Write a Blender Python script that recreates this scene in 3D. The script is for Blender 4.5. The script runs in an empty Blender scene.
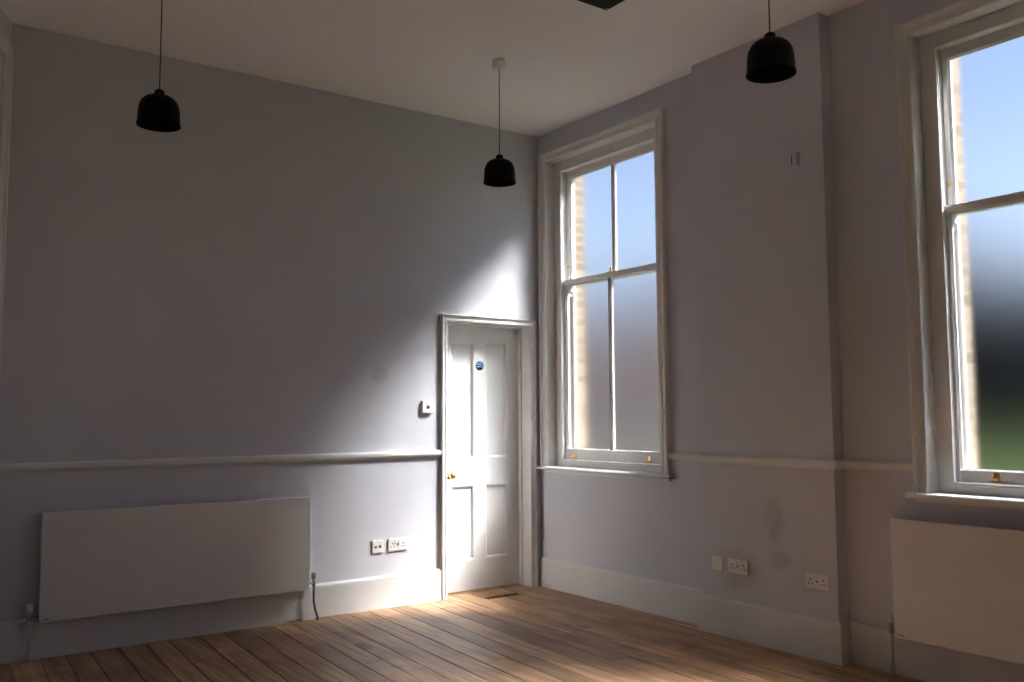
import bpy, bmesh, math, random
from mathutils import Vector, Matrix
random.seed(7)
S = bpy.context.scene
COL = S.collection

# ------------------------------------------------------------ camera, world, sun, exposure
CAM = Vector((-4.366, -5.722, 1.3365))
YAW, PITCH, ROLL = math.radians(35.613), math.radians(4.632), math.radians(-0.328)
cd = bpy.data.cameras.new('camera'); cam = bpy.data.objects.new('camera', cd); COL.objects.link(cam)
cd.sensor_width = 36.0; cd.lens = 902.93 * 36.0 / 1024.0; cd.clip_start = 0.05; cd.clip_end = 500
fw = Vector((math.cos(PITCH)*math.sin(YAW), math.cos(PITCH)*math.cos(YAW), math.sin(PITCH)))
rt = fw.cross(Vector((0, 0, 1))).normalized(); up = rt.cross(fw)
r2 = rt*math.cos(ROLL) + up*math.sin(ROLL); u2 = -rt*math.sin(ROLL) + up*math.cos(ROLL)
m4 = Matrix((r2, u2, -fw)).transposed().to_4x4(); m4.translation = CAM
cam.matrix_world = m4
S.camera = cam

SUN_TO = Vector((-1.37, 1.0, -1.73)).normalized()          # the way the sunlight travels
SUN_ENERGY, SUN_ANGLE, SKY_STRENGTH = 18.0, 10.0, 0.222
GLASS_ROUGH, GLASS_IOR = 0.29, 1.45
sd = bpy.data.lights.new('sun', 'SUN'); sd.energy = SUN_ENERGY; sd.angle = math.radians(SUN_ANGLE); sd.color = (1.0, 0.975, 0.955)
sun = bpy.data.objects.new('sun', sd); COL.objects.link(sun)
sun.rotation_euler = SUN_TO.to_track_quat('-Z', 'Y').to_euler(); sun.location = (8, -6, 9)
W = bpy.data.worlds.new('sky'); S.world = W; W.use_nodes = True
wn, wl = W.node_tree.nodes, W.node_tree.links
sky = wn.new('ShaderNodeTexSky'); sky.sky_type = 'NISHITA'; sky.sun_disc = False
sky.sun_elevation = math.asin(-SUN_TO.z); sky.sun_rotation = math.atan2(-SUN_TO.x, -SUN_TO.y)
sky.air_density = 1.0; sky.dust_density = 0.1; sky.ozone_density = 2.0
bg = wn['Background']; bg.inputs['Strength'].default_value = SKY_STRENGTH
tint = wn.new('ShaderNodeMixRGB'); tint.blend_type = 'MULTIPLY'; tint.inputs['Fac'].default_value = 1.0; tint.inputs['Color2'].default_value = (1.10, 0.92, 0.90, 1)
wl.new(sky.outputs[0], tint.inputs['Color1']); wl.new(tint.outputs[0], bg.inputs['Color'])
S.view_settings.view_transform = 'Standard'; S.view_settings.look = 'None'
S.view_settings.exposure = 0.0; S.view_settings.gamma = 1.0
try: S.view_settings.use_curve_mapping = False
except Exception: pass
S.cycles.use_denoising = True
S.cycles.max_bounces = 16; S.cycles.diffuse_bounces = 8; S.cycles.transmission_bounces = 10; S.cycles.transparent_max_bounces = 16
S.cycles.blur_glossy = 0.0; S.cycles.sample_clamp_indirect = 0.0
S.cycles.caustics_refractive = True; S.cycles.caustics_reflective = True
S.cycles.use_adaptive_sampling = False
S.cycles.use_guiding = True; S.cycles.use_surface_guiding = True; S.cycles.guiding_training_samples = 64

# ------------------------------------------------------------ materials
def mat(name, color, rough=0.5, metal=0.0, spec=0.5):
    m = bpy.data.materials.new(name); m.use_nodes = True
    b = m.node_tree.nodes['Principled BSDF']
    b.inputs['Base Color'].default_value = (*color, 1); b.inputs['Roughness'].default_value = rough
    b.inputs['Metallic'].default_value = metal; b.inputs['Specular IOR Level'].default_value = spec
    return m
def nd(m, t): return m.node_tree.nodes.new(t)
def lk(m, a, b): m.node_tree.links.new(a, b)
def coords(m, scale=(1, 1, 1), loc=(0, 0, 0)):
    tc = nd(m, 'ShaderNodeTexCoord'); mp = nd(m, 'ShaderNodeMapping')
    mp.inputs['Scale'].default_value = scale; mp.inputs['Location'].default_value = loc
    lk(m, tc.outputs['Object'], mp.inputs['Vector']); return mp.outputs[0]
def mixed(m, c1, c2, scale, vec=None, detail=4.0, lo=0.35, hi=0.65, bump=0.0, dist=0.002):
    """Base colour between two tones by a noise; optional bump from the same noise."""
    b = m.node_tree.nodes['Principled BSDF']
    n = nd(m, 'ShaderNodeTexNoise'); n.inputs['Scale'].default_value = scale; n.inputs['Detail'].default_value = detail
    lk(m, vec if vec is not None else coords(m), n.inputs['Vector'])
    r = nd(m, 'ShaderNodeValToRGB'); e = r.color_ramp.elements
    e[0].position, e[1].position = lo, hi; e[0].color = (*c1, 1); e[1].color = (*c2, 1)
    lk(m, n.outputs['Fac'], r.inputs['Fac']); lk(m, r.outputs['Color'], b.inputs['Base Color'])
    if bump:
        bp = nd(m, 'ShaderNodeBump'); bp.inputs['Strength'].default_value = bump; bp.inputs['Distance'].default_value = dist
        lk(m, n.outputs['Fac'], bp.inputs['Height']); lk(m, bp.outputs[0], b.inputs['Normal'])
    return r.outputs['Color']
def spots(m, col_socket, items, dark, strength=0.5):
    """Smudges with a place and shape of their own: items are (centre, radii)."""
    b = m.node_tree.nodes['Principled BSDF']; cur = col_socket
    for c, rad in items:
        v = coords(m, tuple(1/r for r in rad), tuple(-a/r for a, r in zip(c, rad)))
        nz = nd(m, 'ShaderNodeTexNoise'); nz.inputs['Scale'].default_value = 1.4
        lk(m, v, nz.inputs['Vector'])
        ad = nd(m, 'ShaderNodeVectorMath'); ad.operation = 'LENGTH'; lk(m, v, ad.inputs[0])
        mr = nd(m, 'ShaderNodeMapRange'); mr.inputs['From Min'].default_value = 1.0; mr.inputs['From Max'].default_value = 0.5
        mr.inputs['To Min'].default_value = 0.0; mr.inputs['To Max'].default_value = strength
        lk(m, ad.outputs['Value'], mr.inputs['Value'])
        mu = nd(m, 'ShaderNodeMath'); mu.operation = 'MULTIPLY'; lk(m, mr.outputs[0], mu.inputs[0]); lk(m, nz.outputs['Fac'], mu.inputs[1])
        mx = nd(m, 'ShaderNodeMixRGB'); lk(m, mu.outputs[0], mx.inputs['Fac']); lk(m, cur, mx.inputs['Color1'])
        mx.inputs['Color2'].default_value = (*dark, 1); cur = mx.outputs[0]
    lk(m, cur, b.inputs['Base Color'])

M = {}
M['wall'] = mat('wall_paint', (0.60, 0.575, 0.62), 0.75, spec=0.25)
c = mixed(M['wall'], (0.60, 0.604, 0.665), (0.63, 0.634, 0.695), 1.6, bump=0.12, dist=0.004)
spots(M['wall'], c, [((-0.09, -2.33, 0.72), (0.2, 0.09, 0.17)), ((-0.09, -2.36, 0.50), (0.2, 0.10, 0.07)), ((-1.42, 0, 1.62), (0.08, 0.2, 0.08)),
                     ((-0.09, -2.05, 0.40), (0.2, 0.22, 0.16))], (0.33, 0.28, 0.28), 0.6)
M['ceiling'] = mat('ceiling_paint', (0.78, 0.75, 0.72), 0.85, spec=0.2)
mixed(M['ceiling'], (0.86, 0.83, 0.85), (0.89, 0.86, 0.88), 0.9)
M['trim'] = mat('white_gloss_paint', (0.80, 0.79, 0.78), 0.5, spec=0.25)
mixed(M['trim'], (0.71, 0.70, 0.695), (0.745, 0.735, 0.73), 3.0)
M['doorp'] = mat('white_door_paint', (0.83, 0.82, 0.81), 0.4)
mixed(M['doorp'], (0.66, 0.655, 0.65), (0.69, 0.685, 0.68), 2.0)
M['radiator'] = mat('radiator_enamel', (0.74, 0.72, 0.70), 0.35)
mixed(M['radiator'], (0.73, 0.71, 0.69), (0.755, 0.735, 0.715), 4.0)
M['plastic'] = mat('white_plastic', (0.78, 0.77, 0.75), 0.4); mixed(M['plastic'], (0.77, 0.76, 0.74), (0.79, 0.78, 0.76), 20.0)
M['dark'] = mat('dark_hole', (0.02, 0.02, 0.02), 0.7); mixed(M['dark'], (0.015, 0.015, 0.015), (0.025, 0.025, 0.025), 30.0)
M['black'] = mat('black_lamp_paint', (0.005, 0.005, 0.006), 0.62, spec=0.15); mixed(M['black'], (0.004, 0.004, 0.005), (0.007, 0.0065, 0.0065), 60.0)
M['cord'] = mat('dark_cord', (0.02, 0.013, 0.010), 0.7); mixed(M['cord'], (0.018, 0.012, 0.009), (0.024, 0.015, 0.012), 200.0)
M['brass'] = mat('polished_brass', (0.78, 0.52, 0.20), 0.25, 1.0); mixed(M['brass'], (0.72, 0.47, 0.17), (0.82, 0.56, 0.23), 40.0)
M['chrome'] = mat('dull_chrome', (0.42, 0.40, 0.40), 0.3, 1.0); mixed(M['chrome'], (0.38, 0.36, 0.36), (0.46, 0.44, 0.44), 50.0)
M['pipe'] = mat('painted_pipe', (0.55, 0.54, 0.53), 0.4); mixed(M['pipe'], (0.52, 0.51, 0.50), (0.58, 0.57, 0.56), 15.0)
M['copper'] = mat('dark_metal_pipe', (0.20, 0.17, 0.16), 0.45, 0.6); mixed(M['copper'], (0.17, 0.15, 0.14), (0.24, 0.20, 0.18), 30.0)
M['blue'] = mat('sign_blue', (0.006, 0.07, 0.22), 0.4); mixed(M['blue'], (0.005, 0.065, 0.21), (0.007, 0.075, 0.23), 50.0)
M['white'] = mat('sign_white', (0.75, 0.82, 0.88), 0.4); mixed(M['white'], (0.73, 0.81, 0.87), (0.77, 0.83, 0.89), 50.0)
M['bare'] = mat('chipped_wood', (0.36, 0.24, 0.15), 0.7); mixed(M['bare'], (0.30, 0.20, 0.13), (0.45, 0.32, 0.22), 40.0)
M['grass'] = mat('lawn_grass', (0.10, 0.20, 0.03), 0.9, spec=0.1); mixed(M['grass'], (0.032, 0.048, 0.013), (0.048, 0.068, 0.020), 6.0)
M['leaf'] = mat('dark_foliage', (0.02, 0.035, 0.02), 0.8, spec=0.1); mixed(M['leaf'], (0.012, 0.013, 0.018), (0.026, 0.028, 0.035), 3.0)
M['bark'] = mat('bark', (0.07, 0.05, 0.04), 0.9); mixed(M['bark'], (0.05, 0.035, 0.03), (0.09, 0.065, 0.05), 8.0)
M['slate'] = mat('roof_slate', (0.12, 0.12, 0.13), 0.7); mixed(M['slate'], (0.10, 0.10, 0.11), (0.15, 0.15, 0.16), 5.0)
M['subfloor'] = mat('void_under_boards', (0.012, 0.009, 0.007), 0.9); mixed(M['subfloor'], (0.010, 0.008, 0.006), (0.016, 0.011, 0.009), 5.0)

def brick_mat(name, c1, c2, mortar):
    m = mat(name, c1, 0.85, spec=0.15); b = m.node_tree.nodes['Principled BSDF']
    tc = nd(m, 'ShaderNodeTexCoord'); sx = nd(m, 'ShaderNodeSeparateXYZ'); lk(m, tc.outputs['Object'], sx.inputs[0])
    ad = nd(m, 'ShaderNodeMath'); lk(m, sx.outputs['X'], ad.inputs[0]); lk(m, sx.outputs['Y'], ad.inputs[1])
    cb = nd(m, 'ShaderNodeCombineXYZ'); lk(m, ad.outputs[0], cb.inputs['X']); lk(m, sx.outputs['Z'], cb.inputs['Y'])
    t = nd(m, 'ShaderNodeTexBrick'); lk(m, cb.outputs[0], t.inputs['Vector'])
    t.inputs['Color1'].default_value = (*c1, 1); t.inputs['Color2'].default_value = (*c2, 1); t.inputs['Mortar'].default_value = (*mortar, 1)
    t.inputs['Scale'].default_value = 1.0; t.inputs['Mortar Size'].default_value = 0.006; t.inputs['Brick Width'].default_value = 0.225; t.inputs['Row Height'].default_value = 0.075
    lk(m, t.outputs['Color'], b.inputs['Base Color']); return m
M['brick'] = brick_mat('yellow_stock_brick', (0.36, 0.29, 0.215), (0.22, 0.165, 0.115), (0.42, 0.38, 0.33))
M['brick2'] = brick_mat('brown_brick', (0.62, 0.46, 0.38), (0.54, 0.39, 0.33), (0.64, 0.53, 0.47))

def floor_mat():
    m = mat('varnished_pine_boards', (0.3, 0.16, 0.07), 0.42, spec=0.45); b = m.node_tree.nodes['Principled BSDF']
    g = nd(m, 'ShaderNodeNewGeometry')
    tc = nd(m, 'ShaderNodeTexCoord')
    mul = nd(m, 'ShaderNodeMath'); mul.operation = 'MULTIPLY'; lk(m, g.outputs['Random Per Island'], mul.inputs[0]); mul.inputs[1].default_value = 37.0
    cb = nd(m, 'ShaderNodeCombineXYZ'); lk(m, mul.outputs[0], cb.inputs['Y']); lk(m, mul.outputs[0], cb.inputs['Z'])
    ad = nd(m, 'ShaderNodeVectorMath'); lk(m, tc.outputs['Object'], ad.inputs[0]); lk(m, cb.outputs[0], ad.inputs[1])
    mp = nd(m, 'ShaderNodeMapping'); mp.inputs['Scale'].default_value = (30, 1.6, 1); lk(m, ad.outputs[0], mp.inputs['Vector'])
    n1 = nd(m, 'ShaderNodeTexNoise'); n1.inputs['Scale'].default_value = 1.0; n1.inputs['Detail'].default_value = 6; n1.inputs['Distortion'].default_value = 0.6
    lk(m, mp.outputs[0], n1.inputs['Vector'])
    r1 = nd(m, 'ShaderNodeValToRGB'); e = r1.color_ramp.elements
    e[0].position = 0.3; e[1].position = 0.72; e[0].color = (0.28, 0.148, 0.070, 1); e[1].color = (0.67, 0.425, 0.24, 1)
    lk(m, n1.outputs['Fac'], r1.inputs['Fac'])
    # tone of each board
    hs = nd(m, 'ShaderNodeHueSaturation'); lk(m, r1.outputs['Color'], hs.inputs['Color'])
    mr = nd(m, 'ShaderNodeMapRange'); mr.inputs['To Min'].default_value = 0.72; mr.inputs['To Max'].default_value = 1.18
    lk(m, g.outputs['Random Per Island'], mr.inputs['Value']); lk(m, mr.outputs[0], hs.inputs['Value'])
    # scattered wear and knots
    n2 = nd(m, 'ShaderNodeTexNoise'); n2.inputs['Scale'].default_value = 3.2; n2.inputs['Detail'].default_value = 5; lk(m, tc.outputs['Object'], n2.inputs['Vector'])
    r2_ = nd(m, 'ShaderNodeValToRGB'); e = r2_.color_ramp.elements; e[0].position = 0.33; e[1].position = 0.55; e[0].color = (0.66, 0.62, 0.60, 1); e[1].color = (1, 1, 1, 1)
    lk(m, n2.outputs['Fac'], r2_.inputs['Fac'])
    mx = nd(m, 'ShaderNodeMixRGB'); mx.blend_type = 'MULTIPLY'; mx.inputs['Fac'].default_value = 1.0
    lk(m, hs.outputs[0], mx.inputs['Color1']); lk(m, r2_.outputs[0], mx.inputs['Color2'])
    cur = mx.outputs[0]
    for cc, rad, st in [((-1.95, -0.85), (0.05, 0.11), 0.75), ((-0.33, -2.75), (0.03, 0.05), 0.7), ((-2.0, -1.35), (0.04, 0.05), 0.5), ((-0.62, -1.25), (0.04, 0.07), 0.6)]:
        v = coords(m, (1/rad[0], 1/rad[1], 0), (-cc[0]/rad[0], -cc[1]/rad[1], 0))
        le = nd(m, 'ShaderNodeVectorMath'); le.operation = 'LENGTH'; lk(m, v, le.inputs[0])
        q = nd(m, 'ShaderNodeMapRange'); q.inputs['From Min'].default_value = 1.0; q.inputs['From Max'].default_value = 0.6
        q.inputs['To Max'].default_value = st; lk(m, le.outputs['Value'], q.inputs['Value'])
        k = nd(m, 'ShaderNodeMixRGB'); lk(m, q.outputs[0], k.inputs['Fac']); lk(m, cur, k.inputs['Color1']); k.inputs['Color2'].default_value = (0.07, 0.05, 0.04, 1); cur = k.outputs[0]
    lk(m, cur, b.inputs['Base Color'])
    rr = nd(m, 'ShaderNodeMapRange'); rr.inputs['To Min'].default_value = 0.34; rr.inputs['To Max'].default_value = 0.52
    lk(m, n2.outputs['Fac'], rr.inputs['Value']); lk(m, rr.outputs[0], b.inputs['Roughness'])
    bp = nd(m, 'ShaderNodeBump'); bp.inputs['Strength'].default_value = 0.12; bp.inputs['Distance'].default_value = 0.002
    lk(m, n1.outputs['Fac'], bp.inputs['Height']); lk(m, bp.outputs[0], b.inputs['Normal'])
    return m
M['boards'] = floor_mat()

def frosted():
    m = bpy.data.materials.new('obscured_glass'); m.use_nodes = True; n = m.node_tree.nodes; n.remove(n['Principled BSDF'])
    rf = nd(m, 'ShaderNodeBsdfRefraction'); rf.distribution = 'BECKMANN'; rf.inputs['Roughness'].default_value = GLASS_ROUGH; rf.inputs['IOR'].default_value = GLASS_IOR
    rf.inputs['Color'].default_value = (0.97, 0.98, 0.98, 1)
    lk(m, rf.outputs[0], n['Material Output'].inputs['Surface'])
    return m
M['frost'] = frosted()

# ------------------------------------------------------------ mesh helpers
class MB:
    def __init__(s): s.v = []; s.f = []; s.m = []; s.sm = []
    def add(s, vs, fs, mi=0, smooth=False):
        o = len(s.v); s.v += [tuple(p) for p in vs]
        for f in fs: s.f.append([o+i for i in f]); s.m.append(mi); s.sm.append(smooth)
        return s
    def box(s, a, b, mi=0, fn=None):
        x0, x1 = sorted((a[0], b[0])); y0, y1 = sorted((a[1], b[1])); z0, z1 = sorted((a[2], b[2]))
        vs = [(x0,y0,z0),(x1,y0,z0),(x1,y1,z0),(x0,y1,z0),(x0,y0,z1),(x1,y0,z1),(x1,y1,z1),(x0,y1,z1)]
        if fn: vs = [fn(*p) for p in vs]
        return s.add(vs, [(0,3,2,1),(4,5,6,7),(0,1,5,4),(1,2,6,5),(2,3,7,6),(3,0,4,7)], mi)
    def rings(s, rings, mi=0, closed_ring=True, caps=True, loop=False, smooth=False):
        n = len(rings[0]); vs = [p for r in rings for p in r]; fs = []
        k = len(rings)
        for i in range(k if loop else k-1):
            a, b = i*n, ((i+1) % k)*n
            for j in range(n if closed_ring else n-1):
                j2 = (j+1) % n; fs.append((a+j, a+j2, b+j2, b+j))
        s.add(vs, fs, mi, smooth)
        if caps and not loop:
            o = len(s.v)-len(vs)
            s.f.append([o+j for j in range(n)][::-1]); s.m.append(mi); s.sm.append(False)
            s.f.append([o+(k-1)*n+j for j in range(n)]); s.m.append(mi); s.sm.append(False)
        return s
    def lathe(s, prof, c=(0,0,0), n=32, mi=0, axis='z', fn=None):
        rings = []
        for r, h in prof:
            ring = []
            for i in range(n):
                t = 2*math.pi*i/n; a, b = r*math.cos(t), r*math.sin(t)
                p = {'z': (a, b, h), 'y': (a, -h, b), 'x': (-h, a, b)}[axis]
                ring.append((c[0]+p[0], c[1]+p[1], c[2]+p[2]))
            rings.append([fn(*p) for p in ring] if fn else ring)
        return s.rings(rings, mi, smooth=True)
    def tube(s, pts, r, n=10, mi=0):
        pts = [Vector(p) for p in pts]; rings = []
        for i, p in enumerate(pts):
            d = (pts[min(i+1, len(pts)-1)] - pts[max(i-1, 0)]).normalized()
            a = d.cross(Vector((0.31, 0.95, 0.02))).normalized(); b = d.cross(a)
            rr = r[i] if isinstance(r, (list, tuple)) else r
            rings.append([p + (a*math.cos(2*math.pi*j/n) + b*math.sin(2*math.pi*j/n))*rr for j in range(n)])
        return s.rings(rings, mi, smooth=True)
    def build(s, name, mats, parent=None, origin=(0,0,0), bevel=0.0, seg=2):
        me = bpy.data.meshes.new(name); o3 = Vector(origin)
        me.from_pydata([tuple(Vector(p)-o3) for p in s.v], [], s.f)
        bm = bmesh.new(); bm.from_mesh(me); bmesh.ops.recalc_face_normals(bm, faces=bm.faces[:]); bm.to_mesh(me); bm.free()
        for m in (mats if isinstance(mats, (list, tuple)) else [mats]): me.materials.append(m)
        for p, mi, sm in zip(me.polygons, s.m, s.sm): p.material_index = mi; p.use_smooth = sm
        ob = bpy.data.objects.new(name, me); COL.objects.link(ob); ob.location = o3
        if parent is not None:
            ob.parent = parent; ob.location = o3 - Vector(parent_origin(parent))
        if bevel:
            bv = ob.modifiers.new('bevel', 'BEVEL'); bv.width = bevel; bv.segments = seg; bv.limit_method = 'ANGLE'; bv.angle_limit = math.radians(40); bv.harden_normals = False
        return ob
def parent_origin(o):
    v = Vector(o.location)
    while o.parent: o = o.parent; v += o.location
    return v
def empty(name, loc):
    o = bpy.data.objects.new(name, None); o.empty_display_size = 0.1; COL.objects.link(o); o.location = loc; return o
def tag(o, label, cat, group=None, kind=None):
    o['label'] = label; o['category'] = cat
    if group: o['group'] = group
    if kind: o['kind'] = kind
    return o
def struct(o, label, cat): return tag(o, label, cat, kind='structure')

# wall frames: (a along the wall, z, d out of the wall into the room) -> world
def BACK(a, z, d): return (a, -d, z)
def RIGHT(a, z, d): return (-d, a, z)
def PIER(a, z, d): return (-PD-d, a, z)
PD = 0.09
LC = Vector((-3.771, 0.0, 0.0)); LD = Vector((-0.42, -0.9075, 0)).normalized(); LN = Vector((-LD.y, LD.x, 0))
if LN.x < 0: LN = -LN
def LEFT(a, z, d): p = LC + LD*a + LN*d; return (p.x, p.y, z)

def straight(mb, fr, prof, a0, a1, mi=0):
    """prof: closed list of (d, z)."""
    mb.rings([[fr(a, z, d) for d, z in prof] for a in (a0, a1)], mi)
def architrave(mb, fr, prof, a0, a1, zb, zt, mi=0):
    """prof: closed list of (w, d); w counted away from the opening. Two legs and a mitred head."""
    rs = [[fr(a0-w, zb, d) for w, d in prof], [fr(a0-w, zt+w, d) for w, d in prof], [fr(a1+w, zt+w, d) for w, d in prof], [fr(a1+w, zb, d) for w, d in prof]]
    mb.rings(rs, mi)
def rect_frame(mb, fr, prof, a0, a1, z0, z1, mi=0):
    rs = [[fr(a0-w, z0-w, d) for w, d in prof], [fr(a0-w, z1+w, d) for w, d in prof], [fr(a1+w, z1+w, d) for w, d in prof], [fr(a1+w, z0-w, d) for w, d in prof]]
    mb.rings(rs, mi, loop=True)

H = 3.583
YF, XL = -11.5, -9.2          # far ends of the room behind the camera
# ------------------------------------------------------------ floor of old boards, each with gaps round it
def make_floor():
    mb = MB(); skew = 0.055
    x = 0.6; i = 0
    while x > -9.6:
        w = random.choice([0.13, 0.15, 0.165, 0.18, 0.155])
        if i == 5: pass
        gap = random.choice([0.003, 0.004, 0.006, 0.009, 0.004, 0.002])
        y = 0.14 - 0.0
        if True:
            cuts = [0.14]; q = 0.14 - random.uniform(0.3, 3.2)
            while q > YF: cuts.append(q); q -= random.uniform(0.9, 3.2)
            cuts.append(YF-0.1)
        segs = list(zip(cuts[:-1], cuts[1:]))
        out = []
        for y0, y1 in segs:
            xm = x - w/2 + skew*(-0.146)
            if y0 > -0.10 and y1 < -0.25 and -0.60 < xm < -0.36:      # the open slot in front of the door
                out += [(y0, -0.112, 0.0), (-0.190, y1, 0.0)]
            else: out.append((y0, y1, 0.0))
        for y0, y1, _ in out:
            dz = random.uniform(-0.0012, 0.0)
            xa, xb = x - gap/2, x - w + gap/2
            ya, yb = y0 - 0.0012, y1 + 0.0012
            c_ = 0.0015
            def P(px, py, pz): return (px + skew*py, py, pz)
            vs = [P(xa,ya,-0.022),P(xb,ya,-0.022),P(xb,yb,-0.022),P(xa,yb,-0.022),
                  P(xa,ya,dz-c_),P(xb,ya,dz-c_),P(xb,yb,dz-c_),P(xa,yb,dz-c_),
                  P(xa-c_,ya-c_,dz),P(xb+c_,ya-c_,dz),P(xb+c_,yb+c_,dz),P(xa-c_,yb+c_,dz)]
            mb.add(vs, [(0,1,2,3),(0,1,5,4),(1,2,6,5),(2,3,7,6),(3,0,4,7),(4,5,9,8),(5,6,10,9),(6,7,11,10),(7,4,8,11),(8,9,10,11)])
        x -= w; i += 1
    mb.box((-9.8, YF-0.1, -0.20), (0.6, 0.14, -0.16), 1)
    return mb.build('floor', [M['boards'], M['subfloor']])
struct(make_floor(), 'worn varnished pine floorboards running towards the window wall', 'floor')

# ------------------------------------------------------------ shell
# openings
DX0, DX1, DZ = -0.868, -0.105, 2.030                       # door opening in the back wall
WIN = [-0.735, -3.84, -6.945]; WH = 0.69                           # window centres (third added for light), half width over the casing
CW = 0.07                                                  # casing width
ZC = 3.415                                                 # casing top
ZS = 0.93                                                  # sill top
mb = MB()
T = 0.30
mb.box((-4.2, 0, -0.05), (DX0-0.03, T, H+0.1)).box((DX1+0.03, 0, -0.05), (0.31, T, H+0.1)).box((DX0-0.03, 0, DZ+0.03), (DX1+0.03, T, H+0.1))
struct(mb.build('wall_back', M['wall']), 'pale lavender plaster back wall holding the white door', 'wall')
mb = MB()                                                  # window wall: plaster skin
hw = WH - CW + 0.005; y_prev = 0.0
for c in WIN:
    mb.box((0, y_prev, -0.05), (0.16, c+hw, H+0.1)); mb.box((0, c+hw, -0.05), (0.16, c-hw, ZS-0.03)); mb.box((0, c+hw, ZC-CW+0.005), (0.16, c-hw, H+0.1)); y_prev = c-hw
mb.box((0, y_prev, -0.05), (0.16, YF, H+0.1))
struct(mb.build('wall_right', M['wall']), 'pale plaster wall with the two tall sash windows', 'wall')
BR, BR2, BH, BB = 0.532, 0.66, 3.33, 0.90                             # brick opening half width, unseen side widened to admit more sun, head, sill
mb = MB(); y_prev = T
for c in WIN:
    mb.box((0.16, y_prev, -1.2), (0.31, c+BR, 5.5)); mb.box((0.16, c+BR, -1.2), (0.31, c-BR2, BB)); mb.box((0.16, c+BR, BH), (0.31, c-BR2, 5.5)); y_prev = c-BR2
mb.box((0.16, y_prev, -1.2), (0.31, YF, 5.5))
struct(mb.build('wall_right_brickwork', M['brick']), 'yellow brick outer face of the window wall seen beside the panes', 'wall')
mb = MB().box((-PD, -1.772, -0.05), (0.02, -2.733, H+0.05))
struct(mb.build('wall_pier', M['wall']), 'shallow plaster pier projecting between the two windows', 'wall')
mb = MB()
mb.box((0, -0.05, 0), (1.75, H+0.1, -0.12), 0, LEFT)
struct(mb.build('wall_left', M['wall']), 'dim plaster wall at the left edge meeting the back wall', 'wall')
M['bounce_cut'] = mat('dark_bounce_cut', (0.10, 0.07, 0.05), 0.6); mixed(M['bounce_cut'], (0.08, 0.055, 0.04), (0.12, 0.085, 0.06), 3.0)  # dark colour put on the unseen far wall to soak up bounce light
mb = MB().box((-9.8, YF, -0.05), (0.16, YF-0.15, H+0.1))
struct(mb.build('wall_front', M['bounce_cut']), 'unseen wall behind the camera, coloured dark to cut bounce light', 'wall')
mb = MB().box((1.75, -0.05, 0), (13.2, H+0.1, -0.12), 0, LEFT)
struct(mb.build('wall_left_far', M['wall']), 'plain plaster stretch of the left wall outside the view', 'wall')
mb = MB().box((-10.2, YF-0.15, H), (0.16, 0.05, H+0.12))
struct(mb.build('ceiling', M['ceiling']), 'plain off-white plaster ceiling', 'ceiling')
mb = MB().box((-10.2, YF-0.3, 5.3), (0.31, T, 5.5))
struct(mb.build('roof_deck', M['slate']), 'flat roof above the room', 'roof')
# beyond the door: a dark little lobby so no daylight leaks round the leaf
mb = MB().box((-1.3, T+0.9, -0.06), (0.35, T+1.0, 2.6)).box((-1.4, T, -0.06), (-1.3, T+1.0, 2.6)).box((0.3, T, -0.06), (0.31, T+1.0, 2.6)).box((-1.4, T, 2.5), (0.31, T+1.0, 2.6)).box((-1.4, 0.14, -0.08), (0.31, T+1.0, -0.005))
struct(mb.build('wall_lobby', M['wall']), 'lobby enclosure behind the closed door', 'wall')

SK = [(0, 0), (0.022, 0), (0.022, 0.192), (0.019, 0.1935), (0.019, 0.1965), (0.022, 0.198), (0.021, 0.210), (0.015, 0.217), (0.007, 0.221), (0, 0.222)]
def SKz(z): return [(0, z), (0.022, z)] + SK[2:]
DR = [(0, 1.028), (0.012, 1.030), (0.016, 1.036), (0.024, 1.040), (0.028, 1.048), (0.028, 1.064), (0.024, 1.072), (0.012, 1.078), (0, 1.080)]
DA0, DA1 = DX0 - 0.050, DX1 + 0.055                        # outer edges of the door architrave
def rail(name, prof, runs, label, cat):
    mb = MB()
    if runs is None:                                       # the back skirting stands clear of the floor in two short stretches
        for a0, a1, z in ((-3.765, -2.09, 0), (-2.09, -1.985, 0.014), (-1.985, -1.90, 0), (-1.90, -1.66, 0.005), (-1.66, DA0+0.002, 0.0015)): straight(mb, BACK, SKz(z), a0, a1)
    for fr, a0, a1 in runs or (): straight(mb, fr, prof, a0, a1)
    return struct(mb.build(name, M['trim']), label, cat)
def PSIDE(a, z, d): return (a, -2.733-d, z)                # the pier's side that faces the camera
def PSIDE2(a, z, d): return (a, -1.772+d, z)
rail('baseboard_back', SK, None, 'tall white skirting board along the back wall', 'skirting board')
def pier_run(prof):
    """Skirting or rail carried round the pier with mitred corners."""
    y1, y2 = -1.772, -2.733
    mb = MB(); straight(mb, RIGHT, prof, 0.0, y1); straight(mb, RIGHT, prof, y2, YF)
    st = [lambda d, z: (0.0, y1+d, z), lambda d, z: (-PD-d, y1+d, z), lambda d, z: (-PD-d, y2-d, z), lambda d, z: (0.0, y2-d, z)]
    mb.rings([[f(d, z) for d, z in prof] for f in st]); return mb
struct(pier_run(SK).build('baseboard_right', M['trim']), 'tall white skirting board along the window wall and pier', 'skirting board')
rail('baseboard_left', SK, [(LEFT, 0.0, 0.06), (LEFT, 1.50, 12.5)], 'white skirting board along the left wall', 'skirting board')
rail('trim_1', DR, [(BACK, -3.765, DA0-0.006)], 'white dado rail along the back wall', 'dado rail')
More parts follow.
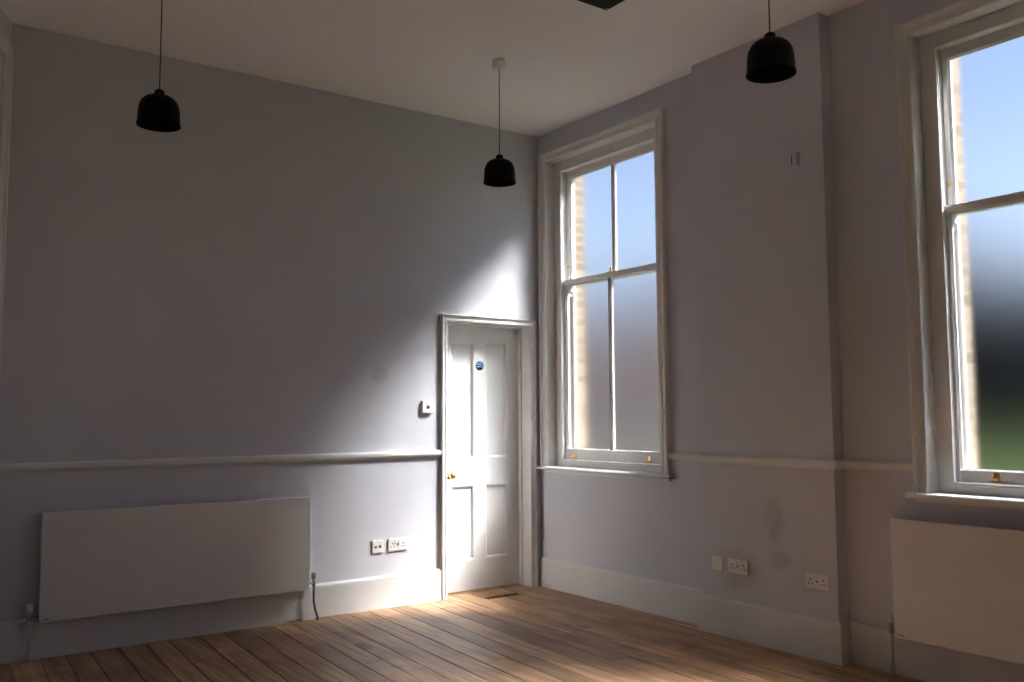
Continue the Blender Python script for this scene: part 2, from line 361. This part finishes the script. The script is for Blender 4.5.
def pier_rail(prof):
    y1, y2 = -1.772, -2.733
    mb = MB(); straight(mb, RIGHT, prof, WIN[0]-WH-0.002, y1); straight(mb, RIGHT, prof, y2, WIN[1]+WH+0.002)
    st = [lambda d, z: (0.0, y1+d, z), lambda d, z: (-PD-d, y1+d, z), lambda d, z: (-PD-d, y2-d, z), lambda d, z: (0.0, y2-d, z)]
    mb.rings([[f(d, z) for d, z in prof] for f in st]); return mb
struct(pier_rail(DR).build('trim_2', M['trim']), 'white dado rail crossing the pier between the windows', 'dado rail')

# ------------------------------------------------------------ sash windows
CAS = [(0.0, 0), (0.0, 0.016), (0.006, 0.020), (0.018, 0.020), (0.022, 0.014), (0.040, 0.017), (0.050, 0.024), (0.056, 0.034), (0.066, 0.036), (0.070, 0.030), (0.070, 0)]
GH = 0.508                                                 # half width of the glass in a sash
def make_window(name, c, label, lifts, first, ZC=3.415, bot=0.080):
    root = empty(name, (0, c, ZS)); struct(root, label, 'window')
    R = lambda a, z, d: (-d, c+a, z)
    ih = WH - CW                                           # half opening inside the casing
    zt = ZC - CW
    mb = MB(); architrave(mb, R, CAS, -ih, ih, ZS, zt); mb.build('casing', M['trim'], root, (0, c, ZS))
    mb = MB()                                              # reveal lining, 90 mm deep
    for s in (-1, 1): mb.box((s*ih, ZS, 0.0), (s*(ih+0.012), zt+0.012, -0.16), 0, R)
    mb.box((-ih, zt, 0.0), (ih, zt+0.012, -0.16), 0, R); mb.build('lining', M['trim'], root, (0, c, ZS))
    mb = MB(); bi = ih - 0.096                             # box frame face, staff bead, parting bead
    for s in (-1, 1):
        mb.box((s*ih, ZS, -0.074), (s*bi, zt, -0.088), 0, R)
        mb.box((s*(bi+0.002), ZS+0.058, -0.062), (s*(bi+0.018), zt-0.085, -0.0739), 0, R)
        mb.box((s*(bi+0.016), ZS, -0.0881), (s*ih, zt, -0.215), 0, R)
    mb.box((-bi, zt-0.085, -0.074), (bi, zt, -0.088), 0, R); mb.box((-bi-0.018, zt-0.085, -0.062), (bi+0.018, zt-0.069, -0.0739), 0, R)
    mb.box((-bi-0.016, zt-0.075, -0.0881), (bi+0.016, zt, -0.215), 0, R)
    mb.box((-bi, ZS, -0.074), (bi, ZS+0.042, -0.088), 0, R); mb.box((-bi-0.002, ZS+0.042, -0.064), (bi+0.002, ZS+0.056, -0.088), 0, R)
    mb.box((-bi-0.016, ZS-0.03, -0.0885), (bi+0.016, ZS+0.045, -0.30), 0, R)          # timber sill running out
    mb.build('box_frame', M['trim'], root, (0, c, ZS), bevel=0.003)
    mb = MB()                                              # outside lining, white and weathered
    for s in (-1, 1): mb.box((s*(GH+0.004), ZS-0.02, -0.183), (s*(BR+0.05 if s > 0 else BR2+0.05), zt, -0.198), 0, R)
    mb.box((-GH, zt-0.06, -0.2155), (GH, zt, -0.222), 0, R); mb.build('outer_lining', M['trim'], root, (0, c, ZS))
    bo = bi + 0.012
    def sash(nm, z0, z1, dfront, top, bot, horns):
        th = 0.042; d0, d1 = -dfront, -(dfront+th)
        g0, g1 = z0+bot, z1-top
        ob = MB()
        for s in (-1, 1):
            ob.box((s*GH, z0, d0), (s*bo, z1, d1), 0, R)
            if horns:                                      # moulded horn under the meeting rail
                pr = [(s*bo, z0), (s*bo, z0-0.085), (s*(bo-0.012), z0-0.080), (s*(bo-0.016), z0-0.055), (s*(bo-0.028), z0-0.040), (s*(GH+0.004), z0-0.022), (s*GH, z0)]
                ob.rings([[R(a, z, d) for a, z in pr] for d in (d0, d1)])
        ob.box((-GH, z1-top, d0), (GH, z1, d1), 0, R); ob.box((-GH, z0, d0), (GH, z0+bot, d1), 0, R)
        mu = 0.011                                         # moulded glazing bar
        pr = [(-0.004, d0-0.004), (0.004, d0-0.004), (mu, d0-0.018), (mu, d1+0.003), (-mu, d1+0.003), (-mu, d0-0.018)]
        ob.rings([[R(a, z, d) for a, d in pr] for z in (g0, g1)])
        for a0, a1 in ((-GH, -mu), (mu, GH)):              # ovolo inside the frame
            rect_frame(ob, R, [(0, d0-0.003), (-0.008, d0-0.013), (-0.008, d0-0.017), (0, d0-0.017)], a0, a1, g0, g1)
        so = ob.build(nm, M['trim'], root, (0, c, z0), bevel=0.002)
        dg = -(dfront+0.022)
        for a0, a1 in ((-GH, -mu), (mu, GH)):
            g = MB(); g.box((a0, g0, dg), (a1, g1, dg-0.004), 0, R)
            po = g.build('glass_pane', M['frost'], so, (0, c+(a0+a1)/2, g0))
        return so
    lo = sash('lower_sash', ZS+0.056, 2.385, 0.090, 0.040, bot, False)
    hi = sash('upper_sash', 2.343, zt-0.070, 0.138, 0.060, 0.042, True)
    mb = MB()                                              # window board with a rounded nose
    e0 = WH+0.035; e1 = WH+0.035 if not first else -c-0.002
    pr = [(-0.085, ZS-0.026), (0.040, ZS-0.026), (0.052, ZS-0.022), (0.057, ZS-0.013), (0.052, ZS-0.004), (0.042, ZS), (-0.085, ZS)]
    mb.rings([[R(a, z, d) for d, z in pr] for a in (-e0, min(e1, WH+0.035))])
    mb.box((-WH, ZS-0.045, 0.0), (min(WH, -c-0.01), ZS-0.026, 0.018), 0, R)
    sl = mb.build('window_board', M['trim'], root, (0, c, ZS))
    if first:
        q = MB(); q.box((-e0-0.0008, ZS-0.0245, 0.010), (-e0+0.050, ZS-0.016, 0.0575), 0, R); q.build('worn_corner', M['bare'], sl, (0, c-e0, ZS))['label'] = 'bare wood worn corner'
    for a in lifts:                                        # brass hook lifts on the bottom rail
        q = MB(); zz = ZS+0.056+0.010
        q.rings([[R(a+da, z, d) for da, z in ((-0.020, zz), (0.020, zz), (0.011, zz+0.046), (-0.011, zz+0.046))] for d in (-0.090, -0.086)])
        q.rings([[R(a+da, z, d) for d, z in ((-0.088, zz+0.002), (-0.062, zz+0.004), (-0.056, zz+0.014), (-0.062, zz+0.017), (-0.068, zz+0.010), (-0.088, zz+0.010))] for da in (-0.016, 0.016)])
        q.build('sash_lift', M['brass'], lo, (0.07, c+a, zz), bevel=0.001)
    q = MB()                                               # brass fastener on the meeting rail
    q.box((-0.026, 2.3852, -0.094), (0.026, 2.390, -0.130), 0, R)
    q.lathe([(0.010, 0), (0.010, 0.012), (0.006, 0.016), (0.011, 0.024), (0.009, 0.032), (0.002, 0.035)], (0.106, c-0.010, 2.389), 14)
    q.build('sash_fastener', M['brass'], lo, (0.12, c, 2.385))
    for s in (1,):
        q = MB(); q.lathe([(0.009, 0), (0.010, 0.004), (0.005, 0.008), (0.007, 0.014), (0.002, 0.018)], (0.138, c+s*(GH+0.014), 2.50), 12, axis='x')
        q.build('sash_stop', M['brass'], hi, (0.138, c+s*(GH+0.014), 2.50))
    return root
w1 = make_window('window_1', WIN[0], 'tall white sash window with frosted panes beside the door', (0.41, -0.40), True)
w2 = make_window('window_2', WIN[1], 'tall white sash window at the right edge above a radiator', (0.33, -0.33), False, 3.368, 0.060)
w4 = make_window('added_window', WIN[2], 'unseen sash window added further along the same wall to let in more sun', (0.33, -0.33), False, 3.368, 0.060)  # added out of view; its sun patch on the floor lifts the bounce light
q = MB(); q.lathe([(0.010, 0), (0.010, 0.004), (0.005, 0.008), (0.009, 0.016), (0.003, 0.02)], (-0.034, WIN[0]-WH+0.010, 1.345), 12, axis='x')
q.build('cord_hook', M['trim'], w1, (-0.034, WIN[0]-WH+0.01, 1.345))

# cased opening at the very left, shutters added to keep daylight out
root = empty('window_3', LEFT(0.78, 0.0, 0.0)); struct(root, 'white cased window at the far left edge, unseen shutters added to keep daylight out', 'window')
o3 = LEFT(0.78, 0.0, 0.0)
mb = MB(); architrave(mb, LEFT, CAS, 0.13, 1.43, 0.0, 3.345); mb.build('casing', M['trim'], root, o3)
mb = MB(); mb.box((0.135, 0.0, 0.0), (1.425, 3.34, 0.004), 0, LEFT)
for k in range(4):
    a0 = 0.14+k*0.321
    for z0, z1 in ((0.25, 1.0), (1.15, 3.1)):
        rect_frame(mb, LEFT, [(0, 0.004), (0.0, 0.008), (0.02, 0.016), (0.03, 0.012), (0.03, 0.004)], a0+0.06, a0+0.26, z0, z1)
mb.build('added_shutter', M['trim'], root, o3)

# ------------------------------------------------------------ door
root = empty('door_1', ((DX0+DX1)/2, 0, 0)); struct(root, 'white four-panel door with a brass knob in the back wall', 'door'); o = ((DX0+DX1)/2, 0, 0)
ARC = [(0.0, 0), (0.0, 0.014), (0.005, 0.018), (0.016, 0.018), (0.020, 0.014), (0.034, 0.017), (0.042, 0.026), (0.046, 0.030), (0.050, 0.028), (0.050, 0)]
mb = MB(); architrave(mb, BACK, ARC, DX0, DX1, 0.0, DZ); mb.build('architrave', M['trim'], root, o)
mb = MB(); JD = 0.28                                       # jamb lining and stop
for a, s in ((DX0, -1), (DX1, 1)):
    mb.box((a, -0.01, 0.0), (a+s*0.03, DZ, -JD), 0, BACK)
    mb.box((a, 0.0, -0.095), (a-s*0.012, DZ-0.0125, -0.132), 0, BACK)
mb.box((DX0-0.03, DZ, 0.0), (DX1+0.03, DZ+0.03, -JD), 0, BACK); mb.box((DX0, DZ-0.012, -0.095), (DX1, DZ, -0.132), 0, BACK)
mb.build('jamb', M['trim'], root, o, bevel=0.002)
DY = 0.133; DT = 0.044
def DOORF(a, z, d): return (a, DY-d, z)
PX = [(-0.742, -0.537), (-0.430, -0.225)]; PZ = [(0.235, 0.795), (1.000, 1.895)]
L0, L1, LB, LT = DX0+0.003, DX1-0.003, 0.010, DZ-0.003
mb = MB()
xs = [L0, PX[0][0], PX[0][1], PX[1][0], PX[1][1], L1]
mb.box((xs[0], LB, 0), (xs[1], LT, -DT), 0, DOORF); mb.box((xs[4], LB, 0), (xs[5], LT, -DT), 0, DOORF)
for z0, z1 in ((LB, PZ[0][0]), (PZ[0][1], PZ[1][0]), (PZ[1][1], LT)): mb.box((xs[1], z0, 0), (xs[4], z1, -DT), 0, DOORF)
for z0, z1 in PZ: mb.box((xs[2], z0, 0), (xs[3], z1, -DT), 0, DOORF)
leaf = mb.build('leaf', M['doorp'], root, o)
for x0, x1 in PX:
    for z0, z1 in PZ:
        p = MB(); p.box((x0, z0, -0.016), (x1, z1, -0.030), 0, DOORF)
        rect_frame(p, DOORF, [(0, -0.001), (-0.006, -0.002), (-0.014, -0.010), (-0.018, -0.016), (0, -0.016)], x0, x1, z0, z1)
        p.build('panel', M['doorp'], leaf, ((x0+x1)/2, DY, z0))
kx, kz = -0.768, 0.880
kn = MB(); kn.lathe([(0.0005, -0.0005), (0.031, 0.0), (0.031, 0.004), (0.024, 0.008), (0.013, 0.010), (0.011, 0.020), (0.010, 0.036), (0.017, 0.042), (0.0265, 0.052), (0.028, 0.060), (0.024, 0.069), (0.012, 0.074), (0.0005, 0.075)], (kx, DY, kz), 28, axis='y')
kn.build('door_knob', M['brass'], leaf, (kx, DY, kz))['label'] = 'round brass door knob'
mb = MB(); mb.box((DX0, 0.0, -0.09), (DX1, 0.004, -0.28), 0, BACK); mb.build('threshold', M['boards'], root, o)

# round blue sign on the door
sc_ = Vector((-0.4835, DY, 1.715))
root = empty('safety_sign', sc_); tag(root, 'small round blue sign stuck high on the white door', 'sign')
mb = MB(); mb.lathe([(0.0005, 0), (0.041, 0), (0.041, 0.0012), (0.0005, 0.0012)], sc_, 36, axis='y'); mb.build('rim', M['white'], root, sc_)
mb = MB(); mb.lathe([(0.0005, 0.0013), (0.0375, 0.0013), (0.0375, 0.0018), (0.0005, 0.0018)], sc_, 36, axis='y'); mb.build('disc', M['blue'], root, sc_)
for k, line in enumerate(('Fire door', 'keep shut')):
    cu = bpy.data.curves.new('lettering', 'FONT'); cu.body = line; cu.size = 0.0155; cu.align_x = 'CENTER'; cu.extrude = 0.0003
    tmp = bpy.data.objects.new('text_source', cu); COL.objects.link(tmp); dg_ = bpy.context.evaluated_depsgraph_get()
    me = bpy.data.meshes.new_from_object(tmp.evaluated_get(dg_)); bpy.data.objects.remove(tmp); bpy.data.curves.remove(cu)
    me.materials.clear(); me.materials.append(M['white']); t = bpy.data.objects.new('lettering', me); COL.objects.link(t)
    t.parent = root; t.rotation_euler = (math.pi/2, 0, 0); t.location = (0, -0.0022, 0.004 - k*0.017)

# ------------------------------------------------------------ radiators
def make_radiator(name, fr, a0, a1, z0, z1, label, valves):
    am = (a0+a1)/2; og = fr(am, 0, 0.05); root = empty(name, og); tag(root, label, 'radiator')
    mb = MB(); mb.box((a0, z0, 0.088), (a1, z1, 0.100), 0, fr); mb.build('front_panel', M['radiator'], root, og, bevel=0.004)
    lo_, hi_ = min(a0, a1), max(a0, a1)
    mb = MB()                                              # convector body: rear panel and fins
    mb.box((lo_+0.012, z0+0.012, 0.040), (hi_-0.012, z1-0.020, 0.050), 0, fr)
    k = lo_+0.03
    while k < hi_-0.03: mb.box((k, z0+0.03, 0.050), (k+0.002, z1-0.03, 0.087), 0, fr); k += 0.025
    mb.build('convector', M['radiator'], root, og)
    for s, a in ((-1, lo_), (1, hi_)):
        mb = MB(); mb.box((a - s*0.004, z0+0.004, 0.034), (a - s*0.006, z1-0.004, 0.0878), 0, fr); mb.build('side_panel', M['radiator'], root, og)
    mb = MB()                                              # top grille, thin slats
    mb.box((lo_+0.007, z1-0.018, 0.038), (hi_-0.007, z1-0.015, 0.087), 0, fr)
    k = lo_+0.02
    while k < hi_-0.02: mb.box((k, z1-0.015, 0.040), (k+0.006, z1-0.009, 0.086), 0, fr); k += 0.018
    mb.build('top_grille', M['radiator'], root, og)
    for a in (lo_+0.25, hi_-0.25):
        mb = MB(); mb.box((a-0.02, z0+0.05, 0.0005), (a+0.02, z1-0.06, 0.039), 0, fr); mb.build('bracket', M['radiator'], root, og)
    bx = a0 + (0.035 if a1 > a0 else -0.035)
    mb = MB(); mb.box((bx-0.014, z0+0.014, 0.1001), (bx+0.014, z0+0.024, 0.1016), 0, fr); mb.build('badge', M['chrome'], root, og)['label'] = 'small badge'
    for a, s, kind in valves:                              # valve tail, body, head and the pipe to the floor
        zv = z0 + 0.035; ax = a + s*0.042
        v = MB(); v.tube([fr(a - s*0.012, zv, 0.062), fr(ax, zv, 0.062)], 0.0085, 12)
        v.tube([fr(ax, zv-0.022, 0.062), fr(ax, zv+0.026, 0.062)], 0.0125, 12)
        vo = v.build('valve', M['chrome'], root, og)
        h = MB(); hb = fr(ax, zv+0.024, 0.062)
        h.lathe([(0.012, 0), (0.016, 0.006), (0.016, 0.030), (0.013, 0.042), (0.002, 0.044)] if kind != 'slim' else [(0.010, 0), (0.012, 0.004), (0.012, 0.034), (0.009, 0.042), (0.002, 0.044)], hb, 16)
        h.build('valve_cap', M['plastic'] if kind != 'dark' else M['chrome'], vo, hb)
        p = MB()
        if kind == 'dark':
            p.tube([fr(ax, zv-0.02, 0.062), fr(ax, zv-0.07, 0.062), fr(ax+0.002, zv-0.12, 0.062), fr(ax+0.010, zv-0.17, 0.064), fr(ax+0.022, zv-0.205, 0.066), fr(ax+0.026, zv-0.225, 0.068), fr(ax+0.026, 0.0, 0.068)], 0.0075, 12)
        else:
            p.tube([fr(ax, zv-0.02, 0.062), fr(ax, zv-0.12, 0.062), fr(ax, 0.0, 0.062)], 0.0085 if kind == 'slim' else 0.008, 12)
            p.lathe([(0.0086, 0.002), (0.014, 0.002), (0.013, 0.05), (0.0086, 0.052)], fr(ax, 0.0, 0.062), 14)
        p.build('pipe', M['copper'] if kind == 'dark' else M['pipe'], root, og)
    return root
make_radiator('flat_radiator', BACK, -3.538, -1.963, 0.208, 0.806, 'wide flat white radiator in shadow on the wall left of the door', [(-3.538, -1, 'white'), (-1.963, 1, 'dark')])
make_radiator('flat_radiator', RIGHT, -3.058, -4.633, 0.204, 0.798, 'wide flat white radiator under the right-hand window', [(-3.058, 1, 'slim'), (-4.633, -1, 'slim')])

# ------------------------------------------------------------ pendant lamps
SH = [(0.104, 0.0), (0.1045, 0.004), (0.1005, 0.016), (0.099, 0.05), (0.097, 0.085), (0.092, 0.112), (0.082, 0.134), (0.066, 0.150), (0.046, 0.160), (0.026, 0.164), (0.020, 0.166),
      (0.019, 0.160), (0.044, 0.156), (0.063, 0.146), (0.078, 0.131), (0.088, 0.110), (0.093, 0.085), (0.095, 0.05), (0.097, 0.016), (0.1005, 0.003)]
def make_pendant(loc, drop):
    """loc: point on the ceiling; drop: ceiling to the rim of the shade."""
    root = empty('pendant_lamp', loc)
    cp = MB(); cp.lathe([(0.0005, 0.0), (0.043, 0.0), (0.044, -0.004), (0.044, -0.042), (0.040, -0.048), (0.006, -0.050), (0.0005, -0.050)], loc, 28); cp.build('canopy', M['plastic'], root, loc)['label'] = 'white ceiling canopy'
    zr = loc[2]-drop; q = 0.925
    cb = MB(); cb.tube([(loc[0], loc[1], loc[2]-0.048), (loc[0], loc[1], zr+0.18)], 0.0028, 8); cb.build('cord', M['cord'], root, loc)
    sh = MB(); n = 48; rs = [[(loc[0]+r*math.cos(2*math.pi*i/n), loc[1]+r*math.sin(2*math.pi*i/n), zr+h*q) for i in range(n)] for r, h in SH]
    sh.rings(rs, loop=True, smooth=True); so = sh.build('lamp_shade', M['black'], root, (loc[0], loc[1], zr))
    co = MB(); co.lathe([(r, h*q) for r, h in ((0.0005, 0.163), (0.019, 0.163), (0.0235, 0.168), (0.0245, 0.178), (0.022, 0.190), (0.013, 0.197), (0.004, 0.199), (0.0005, 0.2))], (loc[0], loc[1], zr), 24); co.build('collar', M['black'], so, (loc[0], loc[1], zr))
    bu = MB(); bu.lathe([(r, h*q) for r, h in ((0.0005, 0.158), (0.016, 0.158), (0.016, 0.125), (0.020, 0.112), (0.029, 0.090), (0.030, 0.075), (0.024, 0.060), (0.012, 0.052), (0.0005, 0.050))], (loc[0], loc[1], zr), 20); bu.build('bulb', M['plastic'], so, (loc[0], loc[1], zr))
    return root
for loc, drop, lb in [((-3.243, -1.17, H), H-2.765, 'black bell-shaped pendant lamp hanging furthest left, before the bare wall'),
                      ((-1.165, -1.129, H), H-2.790, 'black bell-shaped pendant lamp hanging near the corner, its white canopy in view'),
                      ((-1.299, -3.337, H), H-2.765, 'black bell-shaped pendant lamp hanging at right, before the pier')]:
    tag(make_pendant(loc, drop), lb, 'lamp', 'black pendant lamps')

# ------------------------------------------------------------ small fittings
def plate(root, fr, og, a0, a1, z0, z1, th, nm='plate', m='plastic'):
    mb = MB(); mb.box((a0, z0, 0.0), (a1, z1, th), 0, fr); return mb.build(nm, M[m], root, og, bevel=0.0025)
def pins(root, fr, og, a, z, th):
    mb = MB(); mb.box((a-0.004, z+0.010, th), (a+0.004, z+0.020, th+0.0006), 0, fr)
    for s in (-1, 1): mb.box((a+s*0.011-0.0045, z-0.010, th), (a+s*0.011+0.0045, z-0.004, th+0.0006), 0, fr)
    mb.build('pin_holes', M['dark'], root, og)
def rocker(root, fr, og, a, z, th, w=0.008, h=0.013):
    mb = MB(); mb.rings([[fr(a+s, zz, d) for zz, d in ((z-h, th), (z+h, th), (z+h, th+0.002), (z, th+0.0035), (z-h, th+0.0055))] for s in (-w, w)]); return mb.build('switch_rocker', M['plastic'], root, og)
def double_socket(fr, a, z, label, th=0.011):
    og = fr(a, z, 0); root = empty('double_socket', og); tag(root, label, 'power socket')
    plate(root, fr, og, a-0.073, a+0.073, z-0.043, z+0.043, th)
    for s in (-1, 1):
        pins(root, fr, og, a+s*0.042, z-0.006, th); rocker(root, fr, og, a+s*0.014, z+0.022, th)
    mb = MB(); mb.lathe([(0.0005, 0), (0.0058, 0.0), (0.005, 0.002), (0.0005, 0.0022)], og, 12, axis='z'); mb.v = [fr(a + (p[0]-og[0]), z + (p[1]-og[1]), th + (p[2]-og[2])) for p in mb.v]
    mb.build('screw_cap', M['dark'], root, og)['label'] = 'dark screw head'
    return root
double_socket(BACK, -1.272, 0.428, 'white double power socket on the sunlit wall, nearest the door')
double_socket(PIER, -2.059, 0.425, 'double power socket on the pier beside the blank plate')
double_socket(PIER, -2.610, 0.417, 'double power socket on the pier near its right corner')
og = BACK(-1.428, 0.426, 0); root = empty('data_socket', og); tag(root, 'white square socket plate left of the sunlit double socket', 'socket')
plate(root, BACK, og, -1.471, -1.385, 0.383, 0.469, 0.010)
for s in (-1, 1):
    mb = MB(); mb.box((-1.428+s*0.017-0.008, 0.416, 0.010), (-1.428+s*0.017+0.008, 0.430, 0.0108), 0, BACK); mb.build('port', M['dark'], root, og)
mb = MB(); mb.box((-1.462, 0.436, 0.010), (-1.394, 0.452, 0.012), 0, BACK); mb.build('label_strip', M['plastic'], root, og)
og = PIER(-1.899, 0.425, 0); root = empty('blank_plate', og); tag(root, 'blank square plate low on the pier at its left edge', 'wall plate')
plate(root, PIER, og, -1.942, -1.856, 0.382, 0.468, 0.010)
for s in (-1, 1):
    mb = MB(); mb.lathe([(0.0005, 0.010), (0.004, 0.010), (0.0035, 0.0115), (0.0005, 0.012)], (PIER(-1.899+s*0.030, 0.425, 0)), 10, axis='x'); mb.build('screw', M['plastic'], root, og)
og = BACK(-1.035, 1.393, 0); root = empty('light_switch', og); tag(root, 'square surface-mounted light switch on the wall left of the door frame', 'light switch')
plate(root, BACK, og, -1.078, -0.992, 1.350, 1.436, 0.016, 'back_box'); plate(root, BACK, og, -1.080, -0.990, 1.348, 1.438, 0.022, 'plate')
mb = MB(); mb.lathe([(0.0005, 0.0219), (0.013, 0.0219), (0.0125, 0.0255), (0.0005, 0.026)], og, 20, axis='y'); mb.build('key_ring', M['chrome'], root, og)
mb = MB(); mb.box((-1.037, 1.384, 0.0257), (-1.033, 1.402, 0.0269), 0, BACK); mb.build('key_slot', M['dark'], root, og)
og = PIER(-2.551, 2.778, 0); root = empty('wall_sensor', og); tag(root, 'small pale sensor box mounted high on the pier', 'sensor')
plate(root, PIER, og, -2.578, -2.527, 2.735, 2.820, 0.010, 'back_plate', 'wall'); plate(root, PIER, og, -2.574, -2.548, 2.740, 2.816, 0.030, 'housing', 'wall')
mb = MB(); mb.box((-2.547, 2.748, 0.0101), (-2.530, 2.806, 0.013), 0, PIER); mb.build('lens', M['dark'], root, og)
og = (-1.26, -2.24, H); root = empty('ceiling_speaker', og); tag(root, 'black square ceiling fitting at the top edge between the lamps', 'ceiling fitting')
mb = MB(); mb.box((-1.40, -2.385, H-0.012), (-1.10, -2.085, H)); mb.build('plate', M['black'], root, og, bevel=0.003)
mb = MB(); mb.box((-1.36, -2.345, H-0.022), (-1.15, -2.135, H-0.0121)); mb.build('housing', M['black'], root, og, bevel=0.006)
for sx in (-1.385, -1.115):
    for sy in (-2.375, -2.105):
        mb = MB(); mb.lathe([(0.0005, -0.0122), (0.007, -0.0122), (0.006, -0.015), (0.0005, -0.0155)], (sx, sy, H), 12); mb.build('screw', M['chrome'], root, og)
og = BACK(-2.022, 3.51, 0); root = empty('wall_hook', og); tag(root, 'tiny painted hook on the back wall just under the ceiling', 'hook')
mb = MB(); mb.box((-2.030, 3.485, 0.0), (-2.014, 3.555, 0.004), 0, BACK); mb.build('back_strip', M['wall'], root, og)
mb = MB(); mb.tube([BACK(-2.022, 3.50, 0.003), BACK(-2.022, 3.492, 0.016), BACK(-2.022, 3.498, 0.024), BACK(-2.022, 3.512, 0.026)], 0.003, 8); mb.build('hook_arm', M['pipe'], root, og)

# ------------------------------------------------------------ outside, blurred by the glass
GZ = 0.0
mb = MB().box((0.31, -60, GZ-0.2), (90, 70, GZ)); struct(mb.build('lawn', M['grass']), 'green lawn outside the right-hand window', 'lawn')
M['paving'] = mat('stone_paving', (0.10, 0.085, 0.075), 0.9); mixed(M['paving'], (0.05, 0.043, 0.039), (0.065, 0.056, 0.051), 2.0)
mb = MB().box((3.0, 6.5, GZ-0.02), (10.0, 60.0, GZ+0.03)).box((10.0, 11.5, GZ-0.02), (31.0, 60.0, GZ+0.03)); struct(mb.build('paving', M['paving']), 'stone paving in front of the brick building outside', 'paving')
def house(name, x0, x1, y0, y1, zh, label):
    og = ((x0+x1)/2, (y0+y1)/2, GZ); root = empty(name, og); tag(root, label, 'building')
    mb = MB().box((x0, y0, GZ), (x1, y1, zh)); mb.build('wall', M['brick2'], root, og)
    xm = (x0+x1)/2; mb = MB(); mb.rings([[(x0-0.3, y, zh), (x1+0.3, y, zh), (xm, y, zh+2.3)] for y in (y0-0.3, y1+0.3)]); mb.build('roof', M['slate'], root, og)
    for k in range(4):
        yy = y0 + (k+0.5)*(y1-y0)/4
        mb = MB().box((x0-0.03, yy-0.5, GZ+1.0), (x0+0.02, yy+0.5, GZ+2.5)); mb.build('window', M['slate'], root, og)
    return root
house('brick_building', 31.0, 35.6, 13.0, 60.0, 6.6, 'pale brown brick building blurred behind the window beside the door')
def hedge(x0, x1, y0, y1, h):
    bm = bmesh.new(); n = 0
    y = y0
    while y < y1:
        for k in range(7):
            p = Vector((random.uniform(x0, x1), y + random.uniform(0, 0.5), GZ + random.uniform(0.3, h-0.7)))
            if k < 2: p.z = GZ + h - 0.75 + random.uniform(-0.25, 0.25)
            bmesh.ops.create_icosphere(bm, subdivisions=2, radius=random.uniform(0.65, 0.95), matrix=Matrix.Translation(p))
        y += 0.5
    for v in bm.verts: v.co += Vector((random.uniform(-1, 1), random.uniform(-1, 1), random.uniform(-1, 1)))*0.11
    me = bpy.data.meshes.new('foliage'); bm.to_mesh(me); bm.free(); me.materials.append(M['leaf'])
    o = bpy.data.objects.new('tall_hedge', me); COL.objects.link(o); return o
tag(hedge(28.0, 29.2, -24.0, 15.0, 6.0), 'dark tall hedge beyond the lawn, blurred by the right-hand window', 'hedge', kind='stuff')
